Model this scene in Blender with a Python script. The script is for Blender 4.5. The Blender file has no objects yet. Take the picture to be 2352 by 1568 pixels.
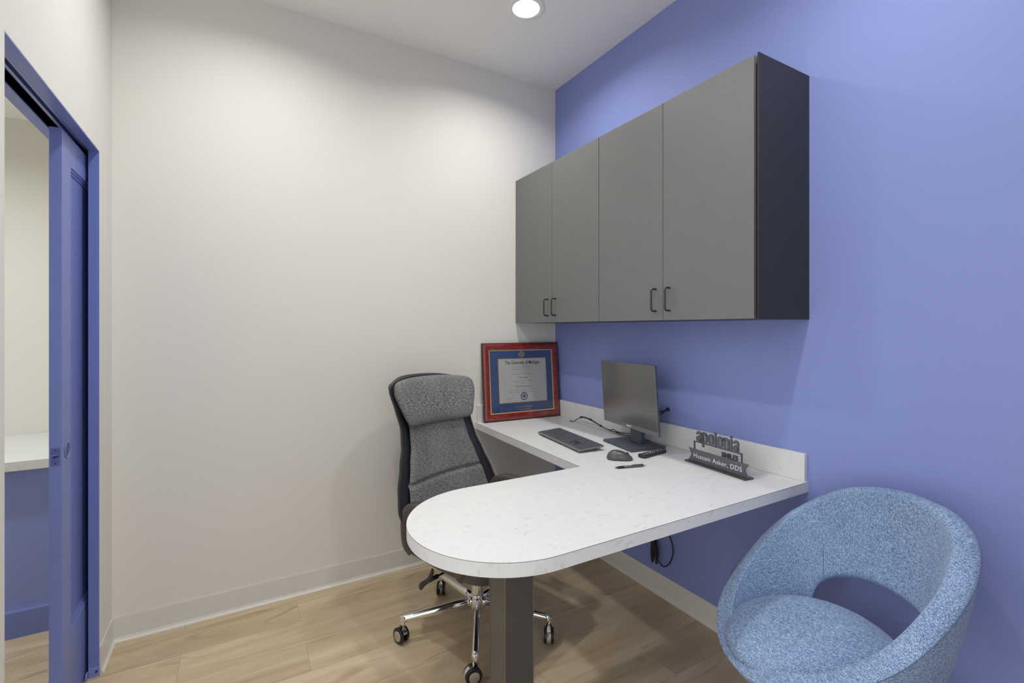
import bpy, bmesh, math, random
from mathutils import Vector, Matrix
random.seed(4)
SC = bpy.context.scene
COL = SC.collection
PI = math.pi
R = math.radians

# ------------------------------------------------------------------ materials
def lin(c):
    c = c / 255.0
    return c / 12.92 if c <= .04045 else ((c + .055) / 1.055) ** 2.4
def rgb(r, g, b):
    return (lin(r), lin(g), lin(b), 1)

class NT:
    def __init__(s, name):
        s.m = bpy.data.materials.new(name); s.m.use_nodes = True
        s.t = s.m.node_tree; s.t.nodes.clear()
        s.out = s.n('ShaderNodeOutputMaterial'); s.b = s.n('ShaderNodeBsdfPrincipled')
        s.l(s.b.outputs[0], s.out.inputs[0])
    def n(s, t, **k):
        o = s.t.nodes.new(t)
        for a, v in k.items(): setattr(o, a, v)
        return o
    def l(s, a, b): s.t.links.new(a, b)
    def coord(s, kind='Object', scale=(1, 1, 1), rot=(0, 0, 0)):
        c = s.n('ShaderNodeTexCoord'); m = s.n('ShaderNodeMapping')
        m.inputs['Scale'].default_value = scale; m.inputs['Rotation'].default_value = rot
        s.l(c.outputs[kind], m.inputs[0]); return m.outputs[0]
    def noise(s, vec, scale, detail=2, rough=.5, dist=0):
        o = s.n('ShaderNodeTexNoise'); o.inputs['Scale'].default_value = scale
        o.inputs['Detail'].default_value = detail; o.inputs['Roughness'].default_value = rough
        o.inputs['Distortion'].default_value = dist; s.l(vec, o.inputs['Vector']); return o.outputs[0]
    def ramp(s, fac, stops):
        o = s.n('ShaderNodeValToRGB'); e = o.color_ramp.elements
        while len(e) < len(stops): e.new(.5)
        for k, (p, c) in enumerate(stops): e[k].position = p; e[k].color = c
        s.l(fac, o.inputs[0]); return o.outputs[0]
    def mix(s, fac, a, b, mode='MIX'):
        o = s.n('ShaderNodeMix', data_type='RGBA', blend_type=mode)
        for sock, v in ((o.inputs[0], fac), (o.inputs[6], a), (o.inputs[7], b)):
            if hasattr(v, 'links'): s.l(v, sock)
            else: sock.default_value = v
        return o.outputs[2]
    def math(s, op, a, b=0.0):
        o = s.n('ShaderNodeMath', operation=op)
        for sock, v in ((o.inputs[0], a), (o.inputs[1], b)):
            if hasattr(v, 'links'): s.l(v, sock)
            else: sock.default_value = v
        return o.outputs[0]
    def bump(s, h, strength=.2, dist=.001):
        o = s.n('ShaderNodeBump'); o.inputs['Strength'].default_value = strength
        o.inputs['Distance'].default_value = dist; s.l(h, o.inputs['Height']); s.l(o.outputs[0], s.b.inputs['Normal'])
    def set(s, base=None, rough=.5, metal=0, spec=.5, coat=0, coat_rough=.05, sheen=0):
        b = s.b.inputs
        if base is not None:
            if hasattr(base, 'links'): s.l(base, b['Base Color'])
            else: b['Base Color'].default_value = base
        if hasattr(rough, 'links'): s.l(rough, b['Roughness'])
        else: b['Roughness'].default_value = rough
        b['Metallic'].default_value = metal; b['Specular IOR Level'].default_value = spec
        b['Coat Weight'].default_value = coat; b['Coat Roughness'].default_value = coat_rough
        b['Sheen Weight'].default_value = sheen
        return s.m

def plain(name, c, rough=.5, metal=0, spec=.5, coat=0, coat_rough=.05, grain=0, gscale=300):
    t = NT(name); v = t.coord()
    f = t.noise(v, 18, 2)
    a = tuple(x * .96 for x in c[:3]) + (1,); b = tuple(min(1, x * 1.04) for x in c[:3]) + (1,)
    if grain: t.bump(t.noise(v, gscale, 2), grain, .0006)
    return t.set(t.mix(f, a, b), rough, metal, spec, coat, coat_rough)

def wallpaint(name, c, bump=.06):
    t = NT(name); v = t.coord()
    f = t.noise(v, 3, 3)
    a = tuple(x * .985 for x in c[:3]) + (1,); b = tuple(min(1, x * 1.015) for x in c[:3]) + (1,)
    t.bump(t.noise(v, 140, 3, .6), bump, .0012)
    return t.set(t.mix(f, a, b), .62, 0, .3)

M = {}
M['beige'] = wallpaint('beige_wall_paint', (.765, .75, .695, 1))
M['blue'] = wallpaint('periwinkle_wall_paint', (.24, .292, .605, 1), .12)
M['ceil'] = wallpaint('white_ceiling_paint', (.93, .92, .89, 1))
M['jamb'] = plain('blue_enamel_paint', (.165, .215, .52, 1), .35, grain=.05, gscale=90)
M['steelblue'] = plain('blue_painted_metal', (.22, .28, .60, 1), .3)
M['pulldark'] = plain('dark_blue_painted_metal', (.025, .038, .15, 1), .35)
M['platemid'] = plain('blue_painted_plate', (.09, .12, .33, 1), .35)
M['base'] = plain('ivory_rubber_base', (.72, .70, .65, 1), .4)
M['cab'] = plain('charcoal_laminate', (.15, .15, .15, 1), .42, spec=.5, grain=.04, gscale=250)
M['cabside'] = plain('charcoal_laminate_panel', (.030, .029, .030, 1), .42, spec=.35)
M['black'] = plain('black_plastic', (.02, .02, .022, 1), .4)
M['blackmetal'] = plain('black_wire_pull_metal', (.012, .012, .013, 1), .3, spec=.6)
M['shadowgap'] = plain('black_gap', (.006, .006, .006, 1), .8)
M['post'] = plain('dark_post_laminate', (.05, .048, .047, 1), .26, spec=.8)
M['postedge'] = plain('post_edge_band', (.13, .12, .115, 1), .4)
M['seam'] = plain('laminate_seam', (.16, .14, .12, 1), .6)
M['chrome'] = plain('polished_chrome', (.86, .85, .83, 1), .05, 1)
M['silver'] = plain('satin_silver_cap', (.62, .61, .60, 1), .28, 1)
M['rubber'] = plain('black_tyre_rubber', (.012, .012, .014, 1), .3)
M['monblue'] = plain('slate_grey_plastic', (.062, .072, .095, 1), .38, spec=.5)
M['bezel'] = plain('grey_bezel_plastic', (.16, .16, .175, 1), .35)
M['white'] = plain('white_print', (.85, .85, .85, 1), .5)
M['mouse'] = plain('graphite_satin_plastic', (.075, .075, .08, 1), .3, spec=.6)
M['kbody'] = plain('dark_grey_keyboard_plastic', (.16, .16, .16, 1), .4)
M['ktray'] = plain('black_key_tray', (.03, .031, .038, 1), .5)
M['kkey'] = plain('black_key_plastic', (.085, .088, .105, 1), .4)
M['signgrey'] = plain('grey_acrylic', (.10, .105, .125, 1), .35, spec=.5)
M['signdark'] = plain('charcoal_acrylic', (.055, .056, .062, 1), .4)
M['gold'] = plain('gold_fillet', (.80, .62, .32, 1), .3, .7)
M['pewter'] = plain('pewter_medallion', (.50, .44, .36, 1), .4, .5, grain=.6, gscale=500)
M['mat'] = plain('blue_mat_board', (.075, .145, .37, 1), .7)
M['paper'] = plain('cream_paper', (.88, .86, .81, 1), .8)
M['ink'] = plain('dark_ink', (.04, .04, .05, 1), .8)
M['inkgrey'] = plain('grey_print', (.30, .30, .30, 1), .8)
M['navy'] = plain('navy_print', (.03, .045, .14, 1), .8)
M['legwood'] = plain('dark_metal_leg', (.03, .03, .03, 1), .35)

def mahogany():
    t = NT('mahogany_lacquer'); v = t.coord('Object', (14, 14, 30))
    f = t.noise(v, 2.2, 5, .65, 1.5)
    return t.set(t.ramp(f, [(.25, (.07, .006, .006, 1)), (.5, (.22, .016, .010, 1)), (.75, (.36, .04, .018, 1))]), .2, 0, .5, 1, .03)
M['mahogany'] = mahogany()

def leather(name, c):
    t = NT(name); v = t.coord()
    f = t.noise(v, 12, 3)
    a = tuple(x * .8 for x in c) + (1,); b = tuple(x * 1.25 for x in c) + (1,)
    o = t.n('ShaderNodeTexVoronoi'); o.inputs['Scale'].default_value = 420; t.l(v, o.inputs['Vector'])
    t.bump(o.outputs['Distance'], .25, .0006)
    return t.set(t.mix(f, a, b), .36, 0, .5)
M['leather'] = leather('black_leather', (.022, .022, .030))
M['leathergrey'] = leather('grey_brown_leather', (.070, .064, .058))

def heather(name, dark, mid, light, sx, sy, blend=.5):
    """woven cloth from two crossed thread noises on the UV map (metres)"""
    t = NT(name)
    a = t.noise(t.coord('UV', (sx, sy, 1)), 1, 3, .7)
    b = t.noise(t.coord('UV', (sy, sx, 1)), 1, 3, .7)
    s = t.math('ADD', t.math('MULTIPLY', a, blend), t.math('MULTIPLY', b, 1 - blend))
    big = t.noise(t.coord('UV', (9, 9, 1)), 1, 2)
    s = t.math('ADD', s, t.math('MULTIPLY', t.math('SUBTRACT', big, .5), .10))
    t.bump(s, .5, .0012)
    return t.set(t.ramp(s, [(.36, dark), (.5, mid), (.63, light)]), .9, 0, .15, sheen=.15)
M['greycloth'] = heather('heather_grey_cloth', (.07, .069, .067, 1), (.175, .173, .17, 1), (.32, .317, .31, 1), 60, 420, .8)
def tweed(name, dark, mid, light):
    t = NT(name)
    ns = [t.noise(t.coord('Object', sc), 1, 2, .6) for sc in ((80, 640, 640), (640, 80, 640), (640, 640, 80))]
    f = t.math('MULTIPLY', t.math('ADD', t.math('ADD', ns[0], ns[1]), ns[2]), 1/3)
    big = t.noise(t.coord('Object', (7, 7, 7)), 1, 2)
    f = t.math('ADD', f, t.math('MULTIPLY', t.math('SUBTRACT', big, .5), .05))
    t.bump(f, .6, .0015)
    return t.set(t.ramp(f, [(.41, dark), (.5, mid), (.585, light)]), .92, 0, .12, sheen=.15)
M['bluecloth'] = tweed('blue_tweed_cloth', (.065, .11, .21, 1), (.18, .265, .43, 1), (.42, .53, .70, 1))
M['piping'] = plain('dark_blue_piping', (.09, .13, .22, 1), .8)

def marble():
    t = NT('white_marble_laminate'); v = t.coord()
    base = (.72, .72, .71, 1)
    f1 = t.noise(t.coord('Object', (16, 34, 20)), 1.6, 6, .72, .8)
    c = t.mix(t.ramp(f1, [(.57, (0, 0, 0, 1)), (.72, (1, 1, 1, 1))]), base, (.50, .50, .50, 1))
    f2 = t.noise(t.coord('Object', (3, 5, 4)), 1.2, 5, .6, 1.2)
    c = t.mix(t.math('MULTIPLY', t.ramp(f2, [(.42, (0, 0, 0, 1)), (.7, (1, 1, 1, 1))]), .35), c, (.68, .68, .68, 1))
    f3 = t.noise(t.coord('Object', (60, 90, 70)), 1.3, 3, .7)
    c = t.mix(t.math('MULTIPLY', t.ramp(f3, [(.62, (0, 0, 0, 1)), (.74, (1, 1, 1, 1))]), .45), c, (.42, .42, .42, 1))
    return t.set(c, .33, 0, .45)
M['marble'] = marble()

def oak():
    t = NT('light_oak_plank'); 
    co = t.n('ShaderNodeTexCoord'); mp = t.n('ShaderNodeMapping'); mp.inputs['Location'].default_value = (.37, .055, 0)
    t.l(co.outputs['Object'], mp.inputs[0])
    br = t.n('ShaderNodeTexBrick'); br.offset = .37; br.offset_frequency = 2; br.squash = 1
    br.inputs['Scale'].default_value = 1; br.inputs['Mortar Size'].default_value = .0007
    br.inputs['Brick Width'].default_value = 1.22; br.inputs['Row Height'].default_value = .182
    br.inputs['Color1'].default_value = (0, 0, 0, 1); br.inputs['Color2'].default_value = (1, 1, 1, 1)
    br.inputs['Mortar'].default_value = (.5, .5, .5, 1); t.l(mp.outputs[0], br.inputs['Vector'])
    # every plank looks up its own stretch of grain
    sep = t.n('ShaderNodeSeparateColor'); t.l(br.outputs['Color'], sep.inputs[0])
    off = t.n('ShaderNodeCombineXYZ'); t.l(t.math('MULTIPLY', sep.outputs[0], 37.0), off.inputs[0]); t.l(t.math('MULTIPLY', sep.outputs[0], 11.0), off.inputs[1])
    add = t.n('ShaderNodeVectorMath', operation='ADD'); t.l(co.outputs['Object'], add.inputs[0]); t.l(off.outputs[0], add.inputs[1])
    def mapped(sc):
        m = t.n('ShaderNodeMapping'); m.inputs['Scale'].default_value = sc; t.l(add.outputs[0], m.inputs[0]); return m.outputs[0]
    fine = t.noise(mapped((4, 70, 1)), 1.3, 4, .6)
    broad = t.noise(mapped((1.1, 7, 1)), 1.2, 4, .55, .9)
    ring = t.noise(mapped((.55, 3.6, 1)), 1.15, 2, .45, .6)
    line = t.math('ABSOLUTE', t.math('SUBTRACT', t.math('FRACT', t.math('MULTIPLY', ring, 15.0)), .5))
    fade = t.ramp(t.noise(mapped((.8, 3.0, 1)), 2.1, 2), [(.44, (0, 0, 0, 1)), (.66, (1, 1, 1, 1))])
    grain = t.math('MULTIPLY', t.ramp(line, [(.0, (1, 1, 1, 1)), (.13, (0, 0, 0, 1))]), fade)
    c = t.ramp(broad, [(.28, (.46, .35, .215, 1)), (.5, (.56, .445, .29, 1)), (.72, (.65, .535, .37, 1))])
    c = t.mix(t.math('MULTIPLY', grain, .5), c, (.24, .145, .075, 1))
    c = t.mix(t.math('MULTIPLY', t.ramp(fine, [(.33, (1, 1, 1, 1)), (.6, (0, 0, 0, 1))]), .13), c, (.27, .175, .10, 1))
    tone = t.n('ShaderNodeHueSaturation'); t.l(c, tone.inputs['Color'])
    t.l(t.math('ADD', t.math('MULTIPLY', sep.outputs[0], .16), .92), tone.inputs['Value'])
    c = t.mix(t.math('MULTIPLY', br.outputs['Fac'], .6), tone.outputs[0], (.17, .11, .06, 1))
    t.bump(t.math('ADD', t.math('MULTIPLY', fine, .3), t.math('MULTIPLY', br.outputs['Fac'], -1.0)), .12, .001)
    return t.set(c, .42, 0, .4)
M['oak'] = oak()

def screen():
    t = NT('matte_black_screen'); v = t.coord()
    t.bump(t.noise(v, 900, 1), .02, .0002)
    t.b.inputs['IOR'].default_value = 2.3
    return t.set((.085, .085, .084, 1), .2, 0, .5)
M['screen'] = screen()

def glass():
    t = NT('picture_glass')
    tr = t.n('ShaderNodeBsdfTransparent'); gl = t.n('ShaderNodeBsdfGlossy'); gl.inputs['Roughness'].default_value = .01
    fr = t.n('ShaderNodeFresnel'); fr.inputs['IOR'].default_value = 1.45
    v = t.coord(); nz = t.noise(v, 40, 1)
    t.l(t.math('ADD', .008, t.math('MULTIPLY', nz, .004)), gl.inputs['Roughness'])
    mx = t.n('ShaderNodeMixShader'); t.l(fr.outputs[0], mx.inputs[0]); t.l(tr.outputs[0], mx.inputs[1]); t.l(gl.outputs[0], mx.inputs[2])
    t.t.nodes.remove(t.b); t.l(mx.outputs[0], t.out.inputs[0]); return t.m
M['glass'] = glass()

def lamp(name, strength, c=(1, .965, .91, 1)):
    t = NT(name); t.t.nodes.remove(t.b); e = t.n('ShaderNodeEmission')
    v = t.coord(); f = t.noise(v, 30, 1)
    t.l(t.mix(f, c, c), e.inputs[0]); e.inputs[1].default_value = strength
    t.l(e.outputs[0], t.out.inputs[0]); return t.m
LAMP = 6.0
M['lamp'] = lamp('led_lens', LAMP)
M['hall_fill_lamp'] = lamp('hall_fill_lens', 6)

# ------------------------------------------------------------------ mesh builder
class MB:
    def __init__(s): s.b = bmesh.new(); s.uv = None; s.mi = 0
    def mat(s, i): s.mi = i; return s
    def face(s, vs):
        try:
            f = s.b.faces.new(vs); f.material_index = s.mi; return f
        except ValueError: return None
    def v(s, p): return s.b.verts.new(p)
    def box(s, lo, hi):
        x0, y0, z0 = lo; x1, y1, z1 = hi
        q = [s.v(p) for p in ((x0,y0,z0),(x1,y0,z0),(x1,y1,z0),(x0,y1,z0),(x0,y0,z1),(x1,y0,z1),(x1,y1,z1),(x0,y1,z1))]
        for i in ((3,2,1,0),(4,5,6,7),(0,1,5,4),(1,2,6,5),(2,3,7,6),(3,0,4,7)): s.face([q[k] for k in i])
        return s
    def prism(s, poly, a, b, axis='z'):
        """polygon (2D, counter-clockwise) extruded from a to b along an axis"""
        def P(p, h): return {'z': (p[0], p[1], h), 'y': (p[0], h, p[1]), 'x': (h, p[0], p[1])}[axis]
        lo = [s.v(P(p, a)) for p in poly]; hi = [s.v(P(p, b)) for p in poly]
        s.face(lo[::-1]); s.face(hi); n = len(poly)
        for i in range(n): s.face([lo[i], lo[(i+1) % n], hi[(i+1) % n], hi[i]])
        return s
    def lathe(s, prof, c=(0, 0, 0), n=32, axis='z', closed=False):
        rings = []
        for r, h in prof:
            ring = []
            for k in range(n):
                t = 2*PI*k/n; a, b = r*math.cos(t), r*math.sin(t)
                p = {'z': (a, b, h), 'y': (a, h, b), 'x': (h, a, b)}[axis]
                ring.append(s.v((p[0]+c[0], p[1]+c[1], p[2]+c[2])))
            rings.append(ring)
        m = len(rings)
        for i in range(m if closed else m-1):
            A, B = rings[i], rings[(i+1) % m]
            for k in range(n): s.face([A[k], A[(k+1) % n], B[(k+1) % n], B[k]])
        if not closed:
            s.face(rings[0][::-1]); s.face(rings[-1])
        return s
    def tube(s, path, r, n=10, cap=True, flat=None):
        """sweep; r number or list; flat=(w,h) scale for an elliptical section (frame kept near world z)"""
        pts = [Vector(p) for p in path]; rings = []; m = len(pts); prev = None
        for i, p in enumerate(pts):
            d = (pts[min(i+1, m-1)] - pts[max(i-1, 0)]).normalized()
            if prev is None:
                up = Vector((0, 0, 1)) if abs(d.z) < .9 else Vector((1, 0, 0))
                side = d.cross(up).normalized()
            else:
                side = (prev - d*prev.dot(d)).normalized()
            prev = side; nrm = side.cross(d)
            rr = r[i] if isinstance(r, (list, tuple)) else r
            fw, fh = (1, 1) if flat is None else (flat[i] if isinstance(flat, list) else flat)
            rings.append([s.v(p + side*rr*fw*math.cos(2*PI*k/n) + nrm*rr*fh*math.sin(2*PI*k/n)) for k in range(n)])
        for i in range(m-1):
            for k in range(n): s.face([rings[i][k], rings[i][(k+1) % n], rings[i+1][(k+1) % n], rings[i+1][k]])
        if cap: s.face(rings[0][::-1]); s.face(rings[-1])
        return s
    def grid(s, nu, nv, fn, close_u=False, flip=False, uvs=None, skip=None):
        """fn(u,v) with u,v in 0..1; UVs in metres when uvs=(width,height)"""
        if uvs and s.uv is None: s.uv = s.b.loops.layers.uv.new('UVMap')
        Q = [[s.v(fn(i/(nu if close_u else nu-1), j/(nv-1))) for j in range(nv)] for i in range(nu)]
        for i in range(nu if close_u else nu-1):
            for j in range(nv-1):
                if skip and skip(i, j): continue
                I = (i+1) % nu
                q = [Q[i][j], Q[I][j], Q[I][j+1], Q[i][j+1]]
                c = [(i, j), (i+1, j), (i+1, j+1), (i, j+1)]
                if flip: q.reverse(); c.reverse()
                f = s.face(q)
                if f and uvs:
                    du = nu if close_u else nu-1
                    for lp, (a, bb) in zip(f.loops, c): lp[s.uv].uv = (a/du*uvs[0], bb/(nv-1)*uvs[1])
        return Q
    def xform(s, mat): bmesh.ops.transform(s.b, matrix=mat, verts=s.b.verts); return s
    def build(s, name, mats, parent=None, smooth=False, bevel=0, seg=2, subsurf=0, solid=0, offset=-1, angle=35, recalc=True, clean=True):
        if clean: bmesh.ops.remove_doubles(s.b, verts=s.b.verts, dist=1e-6)
        if recalc: bmesh.ops.recalc_face_normals(s.b, faces=s.b.faces)
        me = bpy.data.meshes.new(name); s.b.to_mesh(me); s.b.free()
        for m in (mats if isinstance(mats, list) else [mats]): me.materials.append(M[m])
        o = bpy.data.objects.new(name, me); COL.objects.link(o)
        if parent: o.parent = parent
        if solid:
            k = o.modifiers.new('Solidify', 'SOLIDIFY'); k.thickness = solid; k.offset = offset
        if bevel:
            k = o.modifiers.new('Bevel', 'BEVEL'); k.width = bevel; k.segments = seg; k.limit_method = 'ANGLE'; k.angle_limit = R(angle)
        if subsurf:
            k = o.modifiers.new('Subdivision', 'SUBSURF'); k.levels = subsurf; k.render_levels = subsurf
        if smooth or subsurf:
            for p in me.polygons: p.use_smooth = True
        elif bevel:
            for p in me.polygons: p.use_smooth = True
            k = o.modifiers.new('Normals', 'WEIGHTED_NORMAL'); k.keep_sharp = True
        return o

def tag(o, label=None, cat=None, group=None, kind=None):
    if label: o['label'] = label
    if cat: o['category'] = cat
    if group: o['group'] = group
    if kind: o['kind'] = kind
    return o
def empty(name, loc=(0, 0, 0), rz=0, rx=0):
    o = bpy.data.objects.new(name, None); COL.objects.link(o)
    o.location = loc; o.rotation_euler = (rx, 0, rz); o.empty_display_size = .1
    return o
def struct(o): o['kind'] = 'structure'; return o
def bez(pts, n=8):
    """Catmull-Rom through points"""
    P = [Vector(p) for p in pts]; out = []
    for i in range(len(P)-1):
        a, b, c, d = P[max(i-1, 0)], P[i], P[i+1], P[min(i+2, len(P)-1)]
        for k in range(n):
            t = k/n
            out.append(.5*((2*b) + (c-a)*t + (2*a-5*b+4*c-d)*t*t + (3*b-a-3*c+d)*t**3))
    out.append(P[-1]); return out
def lerp_tab(tab, x):
    if x <= tab[0][0]: return tab[0][1]
    for (a, p), (b, q) in zip(tab, tab[1:]):
        if x <= b:
            t = (x-a)/(b-a); t = t*t*(3-2*t)*.5 + t*.5
            return p + (q-p)*t
    return tab[-1][1]

def text_obj(name, s, size, mat, parent, mtx, extrude=.0003, offset=0, sx=1, align='CENTER', shear=0, spacing=1):
    cu = bpy.data.curves.new(name, 'FONT'); cu.body = s; cu.size = size; cu.extrude = extrude; cu.offset = offset
    cu.align_x = align; cu.align_y = 'BOTTOM_BASELINE'; cu.shear = shear; cu.resolution_u = 3; cu.space_character = spacing
    tmp = bpy.data.objects.new(name, cu); COL.objects.link(tmp)
    dg = bpy.context.evaluated_depsgraph_get()
    me = bpy.data.meshes.new_from_object(tmp.evaluated_get(dg))
    bpy.data.objects.remove(tmp); bpy.data.curves.remove(cu)
    me.transform(mtx @ Matrix.Diagonal((sx, 1, 1, 1)))
    me.name = name; me.materials.clear(); me.materials.append(M[mat])
    o = bpy.data.objects.new(name, me); COL.objects.link(o)
    if parent: o.parent = parent
    return o

# ------------------------------------------------------------------ room shell
H = 2.93; XL = -2.3037; XO = -2.4307; Y0 = -3.35; YH = .92; HZ = 2.462
OY0, OY1, OZ = -1.066, -.218, 2.021          # door opening
LIGHTS = [(-.60, -.598), (-1.75, -.65), (-.60, -1.95), (-1.75, -1.95)]

def plate(z, x0, x1, y0, y1, holes, r, n=32):
    """flat plate with round holes"""
    b = bmesh.new()
    def loop(pts):
        vs = [b.verts.new((x, y, z)) for x, y in pts]
        return [b.edges.new((vs[i], vs[(i+1) % len(vs)])) for i in range(len(vs))]
    e = loop([(x0, y0), (x1, y0), (x1, y1), (x0, y1)])
    for cx, cy in holes: e += loop([(cx + r*math.cos(2*PI*k/n), cy + r*math.sin(2*PI*k/n)) for k in range(n)])
    bmesh.ops.triangle_fill(b, use_beauty=True, use_dissolve=False, edges=e)
    return b

m = MB(); m.box((-4.4, Y0, -.06), (.12, 1.0, 0)); struct(m.build('floor', 'oak'))
m = MB(); m.b.free(); m.b = plate(H, XL - .06, .06, Y0 - .06, .06, LIGHTS, .066)
bmesh.ops.recalc_face_normals(m.b, faces=m.b.faces)
for f in m.b.faces:
    if f.normal.z > 0: f.normal_flip()
m.mat(0); m.box((XL - .06, Y0 - .06, H + .09), (.06, .06, H + .15))
struct(m.build('ceiling', 'ceil', recalc=False))
m = MB(); m.box((0, Y0, 0), (.12, .12, H + .1)); struct(m.build('wall_right', 'blue'))
m = MB(); m.box((XL, 0, 0), (0, .12, H + .1)); struct(m.build('wall_back', 'beige'))
m = MB(); m.box((XO, Y0 - .12, 0), (-2.2, Y0, H + .1)); m.box((-1.3, Y0 - .12, 0), (.12, Y0, H + .1)); m.box((-2.2, Y0 - .12, 2.35), (-1.3, Y0, H + .1)); m.box((-2.2, Y0 - .12, 0), (-1.3, Y0, .08))
struct(m.build('wall_front', 'beige', clean=False))
WM = empty('fill_window_2', (-1.75, Y0 - .06, .08)); struct(WM); tag(WM, 'narrow unseen window added for fill light in the wall behind the camera', 'window')  # out-of-view opening, added only to let fill light in from behind
m = MB()
for lo, hi in (((-.45, -.03, 0), (-.40, .03, 2.27)), ((.40, -.03, 0), (.45, .03, 2.27)), ((-.40, -.03, 0), (.40, .03, .05)), ((-.40, -.03, 2.22), (.40, .03, 2.27))): m.box(lo, hi)
m.build('fill_window_frame', 'jamb', WM, clean=False)
m = MB(); m.box((-.40, -.004, .05), (.40, .004, 2.22)); m.build('fill_window_pane', 'glass', WM)
GY0, GY1, GZ0, GZ1 = -3.25, -1.55, .08, 2.55      # unseen window added in the left wall as a fill light source
WN = empty('fill_window_1', ((XL + XO)/2, (GY0 + GY1)/2, GZ0)); struct(WN); tag(WN, 'tall unseen window added for fill light in the left wall beside the camera', 'window')
m = MB(); gw, gh = (GY1 - GY0)/2, GZ1 - GZ0
for lo, hi in (((-.03, -gw, 0), (.03, -gw + .05, gh)), ((-.03, gw - .05, 0), (.03, gw, gh)), ((-.03, -gw + .05, 0), (.03, gw - .05, .05)), ((-.03, -gw + .05, gh - .05), (.03, gw - .05, gh)), ((-.03, -.025, .05), (.03, .025, gh - .05))): m.box(lo, hi)
m.build('fill_window_frame', 'jamb', WN, clean=False)
m = MB(); m.box((-.004, -gw + .05, .05), (.004, -.025, gh - .05)); m.build('fill_window_pane', 'glass', WN)
m = MB(); m.box((-.004, .025, .05), (.004, gw - .05, gh - .05)); m.build('fill_window_pane', 'glass', WN)
m = MB()
m.box((XO, Y0, 0), (XL, GY0, H + .1)); m.box((XO, GY1, 0), (XL, OY0, H + .1)); m.box((XO, GY0, 0), (XL, GY1, GZ0)); m.box((XO, GY0, GZ1), (XL, GY1, H + .1))
m.box((XO, OY0, OZ + .10), (XL, YH, H + .1))
m.box((XL - .028, OY0, OZ + .006), (XL, OY1 + .006, OZ + .10)); m.box((XO, OY0, OZ + .006), (XO + .028, OY1 + .006, OZ + .10))
m.box((XL - .028, OY1 + .006, 0), (XL, YH, OZ + .10)); m.box((XO, OY1 + .006, 0), (XO + .028, YH, OZ + .10))
m.box((XO + .028, .50, 0), (XL - .028, YH, OZ + .10))
struct(m.build('wall_left', 'beige', clean=False))

# hall beyond the doorway
m = MB(); m.box((-4.4, YH, 0), (XO, 1.0, HZ + .1)); struct(m.build('wall_hall', 'beige'))
m = MB(); m.box((-4.4, -1.45, 0), (-4.28, YH, HZ + .1)); m.box((-4.28, -1.45, 0), (XO, -1.33, HZ + .1)); struct(m.build('wall_far', 'beige', clean=False))
m = MB(); m.b.free(); m.b = plate(HZ, -4.4, XO, -1.45, YH, [(-3.15, -.15)], .066)
m.box((-4.4, -1.45, HZ + .09), (XO, YH, HZ + .15))
for f in m.b.faces:
    if abs(f.normal.z) > .9 and f.calc_center_median().z < HZ + .01 and f.normal.z > 0: f.normal_flip()
struct(m.build('ceiling_hall', 'ceil', recalc=False))
m = MB(); m.box((-4.28, .262, 0), (XO - .001, .30, .7285)); struct(m.build('wall_half', 'blue'))
m = MB(); m.prism([(.246, 0), (.262, 0), (.262, .135), (.256, .135), (.252, .122), (.250, .118), (.246, .112)], -4.28, XO - .001, 'x'); struct(m.build('trim_1', 'jamb'))

# rubber cove base: section (distance from wall, height)
COVE = [(.0005, 0), (.014, 0), (.0135, .003), (.0075, .010), (.0048, .019), (.0042, .100), (.0036, .1062), (.0005, .1062)]
m = MB(); m.prism([(-d, z) for d, z in COVE], XL + .0005, -.001, 'x'); o = struct(m.build('baseboard_back', 'base'))
m = MB(); m.prism([(-d, z) for d, z in COVE], Y0 + .01, -.001, 'y'); struct(m.build('baseboard_right', 'base'))
m = MB(); m.prism([(XL + d, z) for d, z in COVE], OY1 + .007, -.001, 'y'); struct(m.build('baseboard_left', 'base'))

# ------------------------------------------------------------------ pocket door
D = empty('door_1', (XL, OY1, 0)); D['kind'] = 'structure'
tag(D, 'blue painted pocket door half slid out of its slot in the wall', 'door')
def dbox(name, parts, mat, parent=None, bevel=.0012):
    m = MB()
    for lo, hi in parts: m.box(tuple(a - b for a, b in zip(lo, (XL, OY1, 0))), tuple(a - b for a, b in zip(hi, (XL, OY1, 0))))
    return m.build(name, mat, parent or D, bevel=bevel, clean=False)
F0, F1 = XL - .032, XL + .0006               # room-side split jamb
B0, B1 = XO - .0006, XO + .0345
dbox('jamb', [((F0, OY1, 0), (F1, OY1 + .0055, OZ + .0055)), ((B0, OY1, 0), (B1, OY1 + .0055, OZ + .0055)), ((XO + .0005, OY0 + .0002, .0005), (XL - .002, OY0 + .003, OZ - .0005))], 'jamb')
dbox('head_jamb', [((F0, OY0 + .0005, OZ), (F1, OY1, OZ + .0055)), ((B0, OY0 + .0005, OZ), (B1, OY1, OZ + .0055))], 'jamb')
dbox('pocket_lining', [((XL - .0280, OY0, OZ + .0056), (XL - .0275, .49, OZ + .099)), ((XO + .0275, OY0, OZ + .0056), (XO + .028, .49, OZ + .099)),
                       ((XL - .0285, OY1 + .006, 0), (XL - .028, .49, OZ)), ((XO + .028, OY1 + .006, 0), (XO + .0285, .49, OZ))], 'jamb', bevel=0)
xm = XL - .0585
dbox('track', [((xm - .015, OY0, OZ + .055), (xm + .015, .45, OZ + .058)), ((xm - .015, OY0, OZ + .018), (xm - .012, .45, OZ + .055)), ((xm + .012, OY0, OZ + .018), (xm + .015, .45, OZ + .055)),
               ((xm - .015, OY0, OZ + .016), (xm - .006, .45, OZ + .018)), ((xm + .006, OY0, OZ + .016), (xm + .015, .45, OZ + .018))], 'steelblue', bevel=0)
m = MB()
m.box((XL - .030 - XL, 0, 0), (.003, -.004, .036))
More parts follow.
